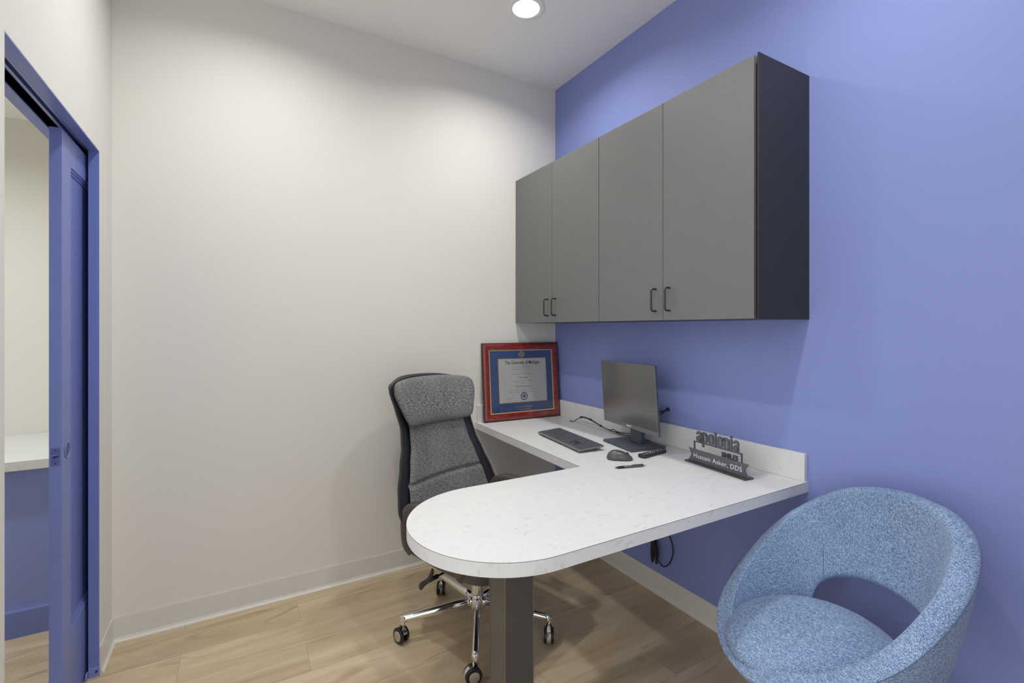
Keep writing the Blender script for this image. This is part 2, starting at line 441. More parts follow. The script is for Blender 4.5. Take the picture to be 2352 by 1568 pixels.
m.box((-.036, -.022, 0), (-.031, -.0005, .026))
m.box((-.028, -.0055, .018), (-.010, -.004, .024)).mat(1)
m.lathe([(.0045, -.0085), (.0045, -.004)], (-.006, 0, .021), 12, 'y')
m.build('floor_guide', ['steelblue', 'pulldark'], D, bevel=.0008, clean=False)
# leaf: stiles, rails and a recessed flat panel
dx0, dx1 = XL - .0735, XL - .041; ya, yb = -.488, .422; za, zb = .008, 2.006
pa, pb, pz0, pz1 = ya + .098, yb - .098, .286, 1.903
m = MB()
def q(lo, hi): m.box(tuple(a - b for a, b in zip(lo, (XL, OY1, 0))), tuple(a - b for a, b in zip(hi, (XL, OY1, 0))))
q((dx0, ya, za), (dx1, pa, zb)); q((dx0, pb, za), (dx1, yb, zb)); q((dx0, pa, za), (dx1, pb, pz0)); q((dx0, pa, pz1), (dx1, pb, zb))
leaf = m.build('door_leaf', 'jamb', D, bevel=.0015, clean=False)
m = MB()
c = (XL, OY1, 0)
q((dx0 + .010, pa, pz0), (dx1 - .011, pb, pz1))
for a, w, h in ((.0, .008, .004), (.008, .009, .0075)):       # stepped moulding round the panel
    for lo, hi in (((dx1 - .011, pa + a, pz0 + a), (dx1 - h, pa + a + w, pz1 - a)), ((dx1 - .011, pb - a - w, pz0 + a), (dx1 - h, pb - a, pz1 - a)),
                   ((dx1 - .011, pa + a, pz0 + a), (dx1 - h, pb - a, pz0 + a + w)), ((dx1 - .011, pa + a, pz1 - a - w), (dx1 - h, pb - a, pz1 - a))): q(lo, hi)
m.build('recessed_panel', 'jamb', leaf, clean=False)
m = MB(); yy = -.433 - OY1; xx = dx1 - XL
m.lathe([(.030, 0), (.030, .0018), (.027, .003), (.024, .0024), (.022, -.0005), (.020, -.010), (.008, -.0115), (.0001, -.0115)], (xx, yy, .925), 32, 'x')
m.mat(1).lathe([(.0226, .0002), (.0195, .0008), (.0001, .0009)], (xx, yy, .925), 32, 'x')
m.build('flush_pull', ['jamb', 'pulldark'], leaf, smooth=True, clean=False)
m = MB(); ey = ya - OY1
cx = (dx0 + dx1)/2 - XL
pl = [(cx + sx*(.0112 - .003*(1-math.cos(t)))*1, .915 + sz*.029) for sx, sz, t in ((1, -1, 0), (1, 1, 0), (-1, 1, 0), (-1, -1, 0))]
rr = .004; pl = []
for (sx, sz, t0) in ((1, -1, -90), (1, 1, 0), (-1, 1, 90), (-1, -1, 180)):
    for k in range(5):
        t = R(t0 + k*22.5); pl.append((cx + sx*(.0112 - rr) + rr*math.cos(t), .915 + sz*(.029 - rr) + rr*math.sin(t)))
m.mat(0).prism(pl, ey - .0014, ey + .001, 'y')
for dz in (-.021, .021): m.mat(1).lathe([(.0026, ey - .0019), (.0026, ey)], (cx, 0, .915 + dz), 12, 'y')
m.mat(1).prism([(cx - .006, .909), (cx + .007, .909), (cx + .008, .917), (cx + .001, .921), (cx - .006, .919)], ey - .0017, ey, 'y')
m.mat(2).tube([(cx - .008, ey - .0028, .9185), (cx - .002, ey - .004, .9205), (cx + .006, ey - .0028, .9215)], .0012, 6)
m.mat(2).tube([(cx + .001, ey - .0028, .9085), (cx + .0065, ey - .0024, .9105)], .0009, 6)
m.build('latch_plate', ['platemid', 'pulldark', 'steelblue'], leaf, clean=False)

# ------------------------------------------------------------------ hall counter
m = MB(); m.box((-4.27, .215, .7290), (XO - .002, .9185, .7703))
hc = m.build('countertop', 'marble', None, bevel=.0015)
tag(hc, 'white marble-look countertop in the next room seen through the doorway', 'countertop')

# ------------------------------------------------------------------ ceiling lights
def downlight(x, y, z, mat, watts, spread=150, color=(1, .985, .955)):
    t = empty('recessed_light', (x, y, z))
    ld = bpy.data.lights.new('lamp', 'AREA'); ld.shape = 'DISK'; ld.size = .118; ld.energy = watts; ld.color = color; ld.spread = R(spread)
    lo = bpy.data.objects.new('lamp', ld); COL.objects.link(lo); lo.parent = t; lo.location = (0, 0, .0075)
    m = MB(); m.lathe([(.0935, -.0005), (.0935, -.003), (.088, -.0055), (.070, -.0055), (.064, -.003), (.0625, .004), (.0625, .030), (.0655, .030), (.0655, .0005), (.0655, -.0005)], n=40, closed=True)
    m.build('trim_ring', 'ceil', t, smooth=True)
    m = MB(); m.lathe([(.0001, .008), (.0620, .008), (.0620, .012), (.0001, .012)], n=40)
    m.build('lens', mat, t, clean=False)
    m = MB(); m.lathe([(.064, .031), (.064, .075), (.0001, .075)], n=24)
    m.build('housing', 'blackmetal', t, clean=False)
    return t
WATTS = 6.6
LL = ['round recessed downlight glowing in the ceiling above the desk corner', 'round recessed downlight in the ceiling in front of the beige wall near the doorway',
      'round recessed downlight in the ceiling above the blue armchair', 'round recessed downlight in the ceiling behind the doorway opening']
for (x, y), l in zip(LIGHTS, LL): tag(downlight(x, y, H, 'lamp', WATTS), l, 'ceiling light', 'recessed downlights in the office ceiling')
tag(downlight(-3.15, -.15, HZ, 'hall_fill_lamp', 13, 160, (.94, .98, 1)), 'unseen downlight added to brighten the next room', 'ceiling light')  # extra lamp out of view, added to brighten the hall

# ------------------------------------------------------------------ wall cabinets
CZ0, CZ1 = 1.3734, 2.2754
def wire_pull(y, parent):
    m = MB(); x0, x1 = -.3100, -.3395; z0, z1 = 1.4125, 1.505; r = .012
    path = [(x0, y, z0)] + [(x1 + r - r*math.sin(t), y, z0 + r - r*math.cos(t)) for t in [k*PI/12 for k in range(7)]] + \
           [(x1 + r - r*math.cos(t), y, z1 - r + r*math.sin(t)) for t in [k*PI/12 for k in range(7)]] + [(x0, y, z1)]
    m.tube(path, .0038, 10)
    return m.build('handle', 'blackmetal', parent, smooth=True)
def cabinet(ya, yb, label, panel=False):
    t = empty('wall_cabinet', (0, (ya+yb)/2, CZ0)); t.location = (0, 0, 0)
    m = MB(); a, b = ya + .0012, yb - .0012; w = .018
    m.box((-.290, a, CZ0), (-.0008, a + w, CZ1)); m.box((-.290, b - w, CZ0), (-.0008, b, CZ1))
    m.box((-.290, a + w, CZ0), (-.0008, b - w, CZ0 + w)); m.box((-.290, a + w, CZ1 - w), (-.0008, b - w, CZ1))
    m.box((-.008, a + w, CZ0 + w), (-.0008, b - w, CZ1 - w)); m.box((-.285, a + w, 1.82), (-.01, b - w, 1.838))
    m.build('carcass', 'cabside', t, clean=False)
    mid = (ya + yb)/2
    for lo, hi, hy in ((ya + .0012, mid - .0012, mid - .037), (mid + .0012, yb - .0012, mid + .037)):
        m = MB(); m.box((-.3107, lo, CZ0), (-.2915, hi, CZ1))
        d = m.build('door', 'cab', t, bevel=.0012)
        wire_pull(hy, d)
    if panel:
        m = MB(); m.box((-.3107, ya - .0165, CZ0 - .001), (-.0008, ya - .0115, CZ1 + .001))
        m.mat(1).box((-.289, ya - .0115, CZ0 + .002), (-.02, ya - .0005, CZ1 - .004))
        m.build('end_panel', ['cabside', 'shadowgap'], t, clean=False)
    return tag(t, label, 'cabinet', 'charcoal wall cabinets above the desk')
cabinet(-.8065, -.0025, 'charcoal two-door wall cabinet in the corner against the beige wall')
cabinet(-1.6122, -.8075, 'charcoal two-door wall cabinet at the open end, nearer the blue armchair', True)

# ------------------------------------------------------------------ desk
DZ = .7703; DT = .0378
T = empty('desk', (0, 0, 0))
tag(T, 'white marble-look corner desk with a rounded peninsula end on a dark post', 'desk')
def desk_outline(g=0):
    """counter-clockwise outline, grown by g"""
    cx, cy, r = -1.1375, -1.3385, .2885 + g
    P = [(-.0008, -1.627 - g), (-.0008, -.0008), (-.594 - g, -.0008), (-.617 - g, -1.05 + g)]
    P += [(cx + r*math.cos(t), cy + r*math.sin(t)) for t in [PI/2 + k*PI/40 for k in range(41)]]
    return P
m = MB()
m.mat(0).prism(desk_outline(), DZ - DT, DZ - .0022)
m.mat(1).prism(desk_outline(.0002), DZ - .0022, DZ - .0010)
m.mat(0).prism(desk_outline(.0002), DZ - .0010, DZ)
m.build('worktop', ['marble', 'seam'], T, clean=False)
m = MB(); m.box((-.0193, -1.6217, DZ + .0002), (-.0008, -.0008, DZ + .1032))
m.build('backsplash', 'marble', T, bevel=.0012)
m = MB(); m.box((-.586, -.0193, DZ + .0002), (-.0195, -.0008, DZ + .1032))
m.build('backsplash', 'marble', T, bevel=.0012)
m = MB(); s = .0475; px, py = -1.128, -1.369
m.mat(0).box((px - s, py - s, .001), (px + s, py + s, DZ - DT - .0003))
for sx in (-1, 1):
    for sy in (-1, 1):
        m.mat(1).box((px + sx*s - .0012, py + sy*s - .0012, .001), (px + sx*s + .0012, py + sy*s + .0012, DZ - DT - .0003))
post = m.build('support_post', ['post', 'postedge'], T, clean=False)
post['label'] = 'dark square post'

# ------------------------------------------------------------------ framed diploma
FW, FH, FT = .540, .478, .016
Fm = empty('framed_diploma', (-.2908, -.0760, DZ + .0025), R(-3.0), R(-5.0))
tag(Fm, 'diploma in a glossy mahogany frame with blue mat, leaning in the desk corner', 'framed diploma')
def ring(m, x0, x1, z0, z1, w, ya, yb):
    """four mitred rails of a rectangular ring, y from ya (front) to yb"""
    o = [(x0, z0), (x1, z0), (x1, z1), (x0, z1)]; i = [(x0+w, z0+w), (x1-w, z0+w), (x1-w, z1-w), (x0+w, z1-w)]
    for k in range(4):
        j = (k+1) % 4; m.prism([o[k], o[j], i[j], i[k]], ya, yb, 'y')
X = FW/2
m = MB(); ring(m, -X, X, 0, FH, .010, .004, FT); m.build('frame_edge', 'black', Fm, bevel=.001, clean=False)
m = MB()
o = [(-X+.003, .003), (X-.003, .003), (X-.003, FH-.003), (-X+.003, FH-.003)]
prof = [(0, .006), (.004, .0005), (.016, -.003), (.034, -.0015), (.042, .004), (.042, .012), (0, .012)]   # (inset, y)
loops = []
for ins, y in prof:
    a = .003 + ins; loops.append([m.v(p) for p in ((-X+a, y, a), (X-a, y, a), (X-a, y, FH-a), (-X+a, y, FH-a))])
for i in range(len(loops)):
    A, B = loops[i], loops[(i+1) % len(loops)]
    for k in range(4): m.face([A[k], A[(k+1) % 4], B[(k+1) % 4], B[k]])
m.build('frame_moulding', 'mahogany', Fm)
m = MB(); ring(m, -X+.044, X-.044, .044, FH-.044, .006, .003, .010); m.build('gold_fillet', 'gold', Fm, clean=False)
m = MB(); m.box((-X+.048, .0095, .048), (X-.048, .012, FH-.048)); mt = m.build('mat_board', 'mat', Fm)
m = MB(); m.box((-X+.012, .0125, .012), (X-.012, .0155, FH-.012)); m.build('backing_board', 'black', Fm)
m = MB(); m.box((-X+.046, .0058, .046), (X-.046, .0072, FH-.046)); m.build('glass_pane', 'glass', Fm)
CX0, CX1, CZa, CZb = -.158, .188, .108, .377; CX0, CX1 = -.168, .168
CX0 += .008; CX1 += .008
m = MB(); ring(m, CX0-.004, CX1+.004, CZa-.004, CZb+.004, .004, .0078, .0098); m.build('inner_fillet', 'gold', Fm, clean=False)
m = MB(); m.box((CX0, .0088, CZa), (CX1, .0098, CZb)); cert = m.build('certificate', 'paper', Fm)
def tm(x, z, y=.0086): return Matrix(((1, 0, 0, x), (0, 0, -1, y), (0, 1, 0, z), (0, 0, 0, 1)))
cc = (CX0 + CX1)/2
text_obj('heading', 'The University of Michigan', .031, 'ink', cert, tm(cc, .344), .0001, .00025, .74)
rng = random.Random(3)
def scribble(z, w, h, mat='inkgrey'):
    """a row of illegible printed words"""
    m = MB(); x = cc - w/2
    while x < cc + w/2 - .004:
        l = min(rng.uniform(.005, .016), cc + w/2 - x)
        k = x
        while k < x + l - .0012:
            hh = h*rng.uniform(.55, 1); m.box((k, .0085, z), (k + .0011, .0087, z + hh)); k += .0019
        m.box((x, .0085, z), (x + l, .0087, z + h*.25)); x += l + .003
    return m.build('printed_line', mat, cert, clean=False)
for z, w in ((.323, .135), (.309, .150), (.293, .055), (.280, .165), (.236, .185), (.222, .030), (.182, .200), (.168, .190)): scribble(z, w, .0032)
text_obj('graduate_name', 'Hussam Asker', .0125, 'ink', cert, tm(cc, .256), .0001, 0, .9)
text_obj('degree_line', 'Doctor of Dental Surgery', .0115, 'ink', cert, tm(cc, .201), .0001, 0, .88)
for sx, n in ((-1, 0), (1, 1)):
    m = MB(); x0 = cc + sx*.098
    pts = [(x0 - .026 + .004*k, .0085, .134 + .0045*math.sin(k*2.3 + n) + .0015*k*n*.4) for k in range(14)]
    m.tube(bez(pts, 3), .00035, 4); m.box((x0 - .018, .0085, .124), (x0 + .014, .0087, .1255))
    m.build('signature', 'inkgrey', cert, clean=False)
m = MB()
m.mat(0).lathe([(.0245, .0087), (.0245, .0083), (.0001, .0083)], (cc + .003, 0, .142), 36, 'y')
m.mat(1).lathe([(.0185, .0084), (.0185, .0081), (.0001, .0081)], (cc + .003, 0, .142), 36, 'y')
m.mat(0).prism([(cc - .008, .149), (cc - .008, .140), (cc + .003, .131), (cc + .014, .140), (cc + .014, .149)], .0078, .0081, 'y')
m.mat(1).box((cc - .006, .0075, .143), (cc + .012, .0078, .145))
m.mat(0).box((cc - .003, .0075, .151), (cc + .009, .0081, .155))
for k in range(20):
    t = 2*PI*k/20; m.mat(1).box((cc + .003 + .0215*math.cos(t) - .001, .0080, .142 + .0215*math.sin(t) - .001), (cc + .003 + .0215*math.cos(t) + .001, .0084, .142 + .0215*math.sin(t) + .001))
m.build('printed_seal', ['navy', 'paper'], cert, clean=False)
m = MB(); m.lathe([(.0225, .0097), (.0225, .0085), (.0205, .0078), (.0190, .0084), (.0001, .0082)], (cc - .004, 0, .405), 40, 'y')
m.build('medallion', ['pewter'], Fm, smooth=True)
text_obj('mat_lettering', 'University of Michigan', .0155, 'gold', Fm, tm(cc - .002, .0735, .0092), .0001, 0, .92)
text_obj('mat_lettering', 'School of Dentistry', .0135, 'gold', Fm, tm(cc - .002, .0585, .0092), .0001, 0, .92)

# ------------------------------------------------------------------ monitor
Mo = empty('computer_monitor', (-.165, -.892, DZ + .0005), R(-98.3))
tag(Mo, 'thin black computer monitor switched off on the desk by the blue wall', 'monitor')
PW, PZ0, PZ1 = .442, .0795, .402; pc = -.020; py_ = -.010; tilt = R(4.0)
tmx = Matrix.Translation((pc, py_, PZ0)) @ Matrix.Rotation(tilt, 4, 'X')
ph = PZ1 - PZ0
m = MB(); m.box((-PW/2, 0, 0), (PW/2, .012, ph)); m.box((-PW/2 + .03, .012, .02), (PW/2 - .03, .035, ph*.62)); m.xform(tmx)
pan = m.build('display_housing', 'monblue', Mo, bevel=.0025, clean=False)
m = MB(); m.box((-PW/2 + .001, -.0012, .0), (PW/2 - .001, .0005, .021)); m.box((-PW/2, -.0010, .021), (-PW/2 + .003, .0005, ph)); m.box((PW/2 - .003, -.0010, .021), (PW/2, .0005, ph)); m.box((-PW/2, -.0010, ph - .003), (PW/2, .0005, ph)); m.xform(tmx)
m.build('bezel', 'bezel', Mo, clean=False)
m = MB(); m.box((-PW/2 + .0032, -.0009, .0215), (PW/2 - .0032, -.0001, ph - .0032)); m.xform(tmx); m.build('screen', 'screen', Mo)
m = MB()
for k in range(4): m.box((-.018 + k*.0095, -.0016, .0075), (-.018 + k*.0095 + .0075, -.0012, .0135))
m.xform(tmx); m.build('maker_mark', 'white', Mo, clean=False)
m = MB(); m.prism([(-.042, .01), (.042, .01), (.034, .044), (-.034, .044)], .012, .20); m.build('neck', 'monblue', Mo, bevel=.004, seg=3)
m = MB(); m.prism([(-.118, -.098), (.118, -.098), (.118, .100), (-.118, .100)], 0, .012); m.build('base_plate', 'monblue', Mo, bevel=.003)

# cables by the monitor
def tube_obj(name, paths, r, mat, parent=None, beads=(), br=.005, n=8):
    m = MB()
    for p in paths: m.tube(bez(p, 6), r, n)
    for (a, b) in beads: m.tube([a, b], br, 10)
    return m.build(name, mat, parent, smooth=False, clean=False)
K = empty('charging_cable', (-.06, -.30, DZ)); K.location = (0, 0, 0)
tag(K, 'thin black cable with tie beads curling across the desk toward the monitor', 'cable')
c1 = [(-.085, -.270, .7745), (-.072, -.290, .7740), (-.058, -.306, .786), (-.050, -.331, .803), (-.050, -.362, .811), (-.050, -.429, .806), (-.052, -.518, .786), (-.056, -.591, .7755), (-.062, -.66, .7750), (-.074, -.735, .7775), (-.085, -.80, .790), (-.095, -.87, .83)]
c2 = [(-.050, -.331, .801), (-.047, -.365, .805), (-.048, -.425, .802), (-.049, -.517, .7825), (-.050, -.590, .7745), (-.050, -.62, .783), (-.056, -.665, .7775), (-.060, -.74, .786), (-.080, -.80, .800), (-.095, -.87, .84)]
tube_obj('cord', [c1, c2], .0022, 'black', K)
for a, b in (((-.0505, -.333, .8015), (-.0505, -.343, .807)), ((-.0495, -.421, .8062), (-.0495, -.432, .8035)), ((-.051, -.512, .7865), (-.051, -.523, .783)), ((-.058, -.657, .7765), (-.060, -.670, .7765))):
    tube_obj('cable_tie', [], .002, 'black', K, [(a, b)], .0055)
c3 = [(-.060, -.245, .7722), (-.066, -.30, .7718), (-.07, -.40, .7718), (-.075, -.55, .7720), (-.082, -.66, .7718), (-.085, -.74, .772)]
tube_obj('earpiece_wire', [c3], .0007, 'inkgrey', K, n=6)
W = empty('monitor_cord', (0, 0, 0))
tag(W, 'short black cord running from the blue wall to behind the monitor', 'cord')
m = MB(); m.lathe([(.0001, -.0006), (.010, -.0006), (.010, -.006), (.006, -.009), (.0001, -.009)], (0, -.963, .940), 16, 'x'); m.build('wall_outlet', 'black', W, smooth=True)
tube_obj('cord', [[(-.009, -.963, .940), (-.030, -.962, .935), (-.055, -.955, .932), (-.088, -.93, .935)], [(-.009, -.961, .938), (-.030, -.958, .927), (-.055, -.95, .915), (-.088, -.93, .91)]], .0032, 'black', W)
# bundle hanging under the desk
B = empty('cord_bundle', (0, 0, 0))
tag(B, 'bundle of black cord looped and hanging below the desk against the blue wall', 'cord')
P = []
for k, (dy, zb) in enumerate(((-.882, .168), (-.888, .163), (-.896, .180), (-.910, .163), (-.916, .185), (-.922, .196))):
    xx = -.030 - .004*(k % 3)
    P.append([(xx, -.884 - .004*k, .40), (xx - .003, -.884 - .0045*k, .30), (xx, dy + .004, zb + .04), (xx + .002, dy, zb), (xx + .006, dy - .005, zb + .03), (xx + .006, -.888 - .0048*k, .30), (xx + .004, -.886 - .004*k, .40)])
lw = [(-.030, -.900, .40), (-.028, -.903, .30), (-.03, -.918, .200), (-.03, -.938, .178), (-.03, -.962, .172), (-.03, -.998, .205), (-.03, -1.018, .262), (-.03, -1.010, .310), (-.03, -.985, .352), (-.03, -.95, .40)]
tube_obj('cord_loops', P + [lw], .0034, 'black', B)
m = MB(); m.box((-.046, -.965, .398), (-.0008, -.872, .425)); m.box((-.0055, -.975, .36), (-.0008, -.865, .48)); m.build('outlet_box', 'black', B, bevel=.002, clean=False)

# ------------------------------------------------------------------ keyboard
KB = empty('keyboard', (-.403, -.686, DZ + .0005), R(-96.5))
tag(KB, 'full-size black computer keyboard lying on the desk before the monitor', 'keyboard')
kw, kd = .420, .136; kt = R(4.0)
rx = Matrix.Translation((0, -kd/2, .006)) @ Matrix.Rotation(kt, 4, 'X') @ Matrix.Translation((0, kd/2, 0))
m = MB(); m.box((-kw/2, -kd/2, 0), (kw/2, kd/2, .0095)); m.xform(rx)
m.build('case', 'kbody', KB, bevel=.0025)
m = MB(); m.box((-kw/2 + .005, -kd/2 + .009, .0094), (kw/2 - .005, kd/2 - .003, .0099)); m.xform(rx); m.build('key_tray', 'ktray', KB)
m = MB()
U = .0186; rows = [(5, [1, -.6, 1, 1, 1, 1, -.4, 1, 1, 1, 1, -.4, 1, 1, 1, 1, -.2, 1, 1, 1, -.2, 1, 1, 1, 1]), (4, [1]*13 + [1.6, -.2, 1, 1, 1, -.2, 1, 1, 1, 1]), (3, [1.5] + [1]*12 + [1.1, -.2, 1, 1, 1, -.2, 1, 1, 1, 1]),
        (2, [1.75] + [1]*11 + [1.85, -.2, -3, -.2, 1, 1, 1, 1]), (1, [2.2] + [1]*10 + [2.4, -.2, -1, 1, -1, -.2, 1, 1, 1, 1]), (0, [1.25, 1.25, 1.25, 5.9, 1.25, 1.25, 1.25, 1.2, -.2, 1, 1, 1, -.2, 2, 1, 1])]
for r, ks in rows:
    x = -kw/2 + .008; tot = sum(abs(k) for k in ks); uu = (kw - .016)/tot
    z = -kd/2 + .011 + r*.0204
    for k in ks:
        if k > 0:
            x0, x1, y0, y1, h0, h1 = x + .0016, x + k*uu - .0016, z, z + .0172, .0098, .0128
            a = [m.v(p) for p in ((x0, y0, h0), (x1, y0, h0), (x1, y1, h0), (x0, y1, h0))]
            b = [m.v(p) for p in ((x0+.0016, y0+.0016, h1), (x1-.0016, y0+.0016, h1), (x1-.0016, y1-.0016, h1), (x0+.0016, y1-.0016, h1))]
            m.face(b)
            for i in range(4): m.face([a[i], a[(i+1) % 4], b[(i+1) % 4], b[i]])
        x += abs(k)*uu
m.xform(rx); m.build('keys', 'kkey', KB, clean=False)
for sx in (-1, 1):
    m = MB(); m.box((sx*.16 - .012, kd/2 - .03, 0), (sx*.16 + .012, kd/2 - .018, .0135)); m.build('foot', 'black', KB)
    m = MB(); m.box((sx*.16 - .012, -kd/2 + .004, 0), (sx*.16 + .012, -kd/2 + .014, .0075)); m.build('foot', 'black', KB)

# ------------------------------------------------------------------ mouse
Mu = empty('computer_mouse', (-.402, -1.052, DZ + .0005), R(-39))
tag(Mu, 'dark grey computer mouse on the desk between keyboard and pen', 'mouse')
L_, W_, H_ = .112, .062, .036
def mouse(u, v):
    t = 2*PI*u; x = -math.cos(PI*v) ; s = math.sqrt(max(0, 1 - abs(x)**2.6))
    y = math.cos(t); z = math.sin(t)
    hz = H_*(.98 - .30*x - .22*x*x) if z > 0 else .004
    wv = W_/2*(1 - .06*math.cos(2.2*x))
    return (x*L_/2, math.copysign(abs(y)**.8, y)*wv*s, .004 + math.copysign(abs(z)**.9, z)*hz*s)
m = MB(); m.grid(28, 20, mouse, close_u=True); m.build('mouse_body', 'mouse', Mu, smooth=True)
m = MB(); m.lathe([(.0001, -.0035), (.0085, -.0035), (.0105, -.002), (.0105, .002), (.0085, .0035), (.0001, .0035)], (.030, 0, .0215), 20, 'y'); m.build('scroll_wheel', 'rubber', Mu, smooth=True)
m = MB(); m.tube([(.020, 0, .0295), (.012, 0, .0325), (.0, 0, .0358)], .0008, 5); m.build('button_split', 'black', Mu, clean=False)

# ------------------------------------------------------------------ remote
Re = empty('remote_control', (-.222, -1.070, DZ + .0005), R(8))
tag(Re, 'slim black remote control with white symbols beside the monitor base', 'remote control')
m = MB(); n = 14
poly = []
for k in range(9): t = R(-90 + 180*k/8); poly.append((.075 + .012*math.cos(t), .019*math.sin(t)))
for k in range(9): t = R(90 + 180*k/8); poly.append((-.078 + .008*math.cos(t), .0195*math.sin(t)))
m.prism(poly, 0, .0145); m.build('remote_body', 'black', Re, bevel=.004, seg=3)
m = MB()
for i in range(11):
    for j in (-1, 0, 1):
        if (i, j) in ((1, 1), (9, 0), (6, -1)): continue
        x = -.066 + i*.0128; y = j*.0105; w = .0028 if (i*3+j) % 4 else .0048
        m.box((x - w, y - .0014, .0144), (x + w*.4, y + .0014, .0151))
m.build('button_symbols', 'white', Re, clean=False)

# ------------------------------------------------------------------ pen
Pe = empty('pen', (-.450, -1.165, DZ + .0055), R(-15))
tag(Pe, 'black click pen lying on the desk in front of the mouse', 'pen')
m = MB(); m.lathe([(.0001, -.070), (.0012, -.069), (.0018, -.064), (.0042, -.056), (.0050, -.050), (.0052, -.030), (.0048, -.028)], n=16, axis='x'); m.build('grip', 'black', Pe, smooth=True)
m = MB(); m.lathe([(.0048, -.028), (.0050, .020), (.0048, .055), (.0034, .062)], n=16, axis='x'); m.build('barrel', 'mouse', Pe, smooth=True)
m = MB(); m.box((.008, -.0018, .0052), (.058, .0018, .0068)); m.box((.052, -.0018, .003), (.058, .0018, .0068)); m.build('clip', 'bezel', Pe, bevel=.0005, clean=False)
m = MB(); m.lathe([(.0024, .061), (.0024, .070), (.0014, .072), (.0001, .072)], n=12, axis='x'); m.build('push_button', 'silver', Pe, smooth=True)

# ------------------------------------------------------------------ desk name sign
S = empty('desk_sign', (-.163, -1.357, DZ + .0005), R(-95.0))
tag(S, 'grey cut-out name sign standing on the desk near the marble backsplash', 'sign')
m = MB(); m.box((-.150, -.024, 0), (.150, .024, .005)); m.build('base_plate', 'signdark', S, bevel=.0008)
m = MB(); m.prism([(-.146, .005), (.146, .005), (.131, .031), (.146, .056), (-.146, .056), (-.131, .031)], -.003, .003, 'y')
rib = m.build('ribbon_plate', 'signgrey', S, bevel=.0004)
text_obj('engraved_name', 'Hussam Asker, DDS', .0268, 'white', rib, tm(0, .0215, -.0031), .0002, -.0001, 1.02, spacing=1.06)
m = MB(); zt = .0905
m.box((-.118, -.003, .055), (-.1150, .003, zt)); m.box((.115, -.003, .055), (.118, .003, zt)); m.box((-.118, -.003, zt - .003), (.118, .003, zt))
m.build('outline_frame', 'signdark', S, clean=False)
text_obj('word_lettering', 'SMILES', .0275, 'signdark', S, tm(.062, .0578, 0), .003, .0003, .95)
# heavy condensed letters of the upper word
class L2:
    def __init__(s): s.m = MB()
    def stroke(s, pts, w):
        """ribbon of width w along pts, extruded"""
        P = [Vector((p[0], p[1])) for p in pts]; n = len(P); A = []; B_ = []
        for i in range(n):
            d = (P[min(i+1, n-1)] - P[max(i-1, 0)]).normalized(); q_ = Vector((-d.y, d.x))*w/2
            A.append(P[i] + q_); B_.append(P[i] - q_)
        for i in range(n-1): s.m.prism([tuple(B_[i]), tuple(B_[i+1]), tuple(A[i+1]), tuple(A[i])], -.003, .003, 'y')
def arc(cx, cz, rx, rz, a0, a1, n=10): return [(cx + rx*math.cos(R(a0 + (a1-a0)*k/n)), cz + rz*math.sin(R(a0 + (a1-a0)*k/n))) for k in range(n+1)]
def let_o(l, x, w, b, h, t): l.stroke(arc(x + w/2, b + h/2, w/2 - t/2, h/2 - t/2, 0, 360, 28), t)
def stad(x, w, b, h, t):
    r = w/2 - t/2; cx = x + w/2
    return arc(cx, b + h - t/2 - r, r, r, 0, 180, 10) + arc(cx, b + t/2 + r, r, r, 180, 360, 10)
bz, xh, sw = zt - .001, .0465, .0095
l = L2(); x = -.106; w = .027; gap = .0042
def put_a(x):
    r = w/2 - sw/2; cx = x + w/2
    l.stroke(arc(cx, bz + xh - sw/2 - r, r, r, 190, 0, 12) + [(cx + r, bz)], sw)
    lo = stad(x, w - .001, bz, xh*.60, sw*.9); l.stroke(lo + lo[:2], sw*.9)
def put_o(x): p = stad(x, w, bz, xh, sw); l.stroke(p + p[:2], sw)
def put_n(x):
    r = w/2 - sw/2; cx = x + w/2
    l.stroke([(x + sw/2, bz), (x + sw/2, bz + xh)], sw); l.stroke(arc(cx, bz + xh - sw/2 - r, r, r, 180, 0, 10) + [(cx + r, bz)], sw)
put_a(x); x += w + gap
l.stroke([(x + sw/2, bz - .016), (x + sw/2, bz + xh)], sw); p = stad(x, w, bz, xh, sw); l.stroke(p + p[:2], sw); x += w + gap
put_o(x); x += w + gap
l.stroke([(x + sw/2, bz), (x + sw/2, bz + xh*1.24)], sw); x += sw + gap
put_o(x); x += w + gap
put_n(x); x += w + gap
l.stroke([(x + sw/2, bz), (x + sw/2, bz + xh)], sw)
l.stroke([(x + sw*.85, bz + xh + .0035), (x + sw*.25, bz + xh + .012)], sw*1.05); x += sw + gap
put_a(x)
l.m.build('word_lettering', 'signgrey', S, clean=False)

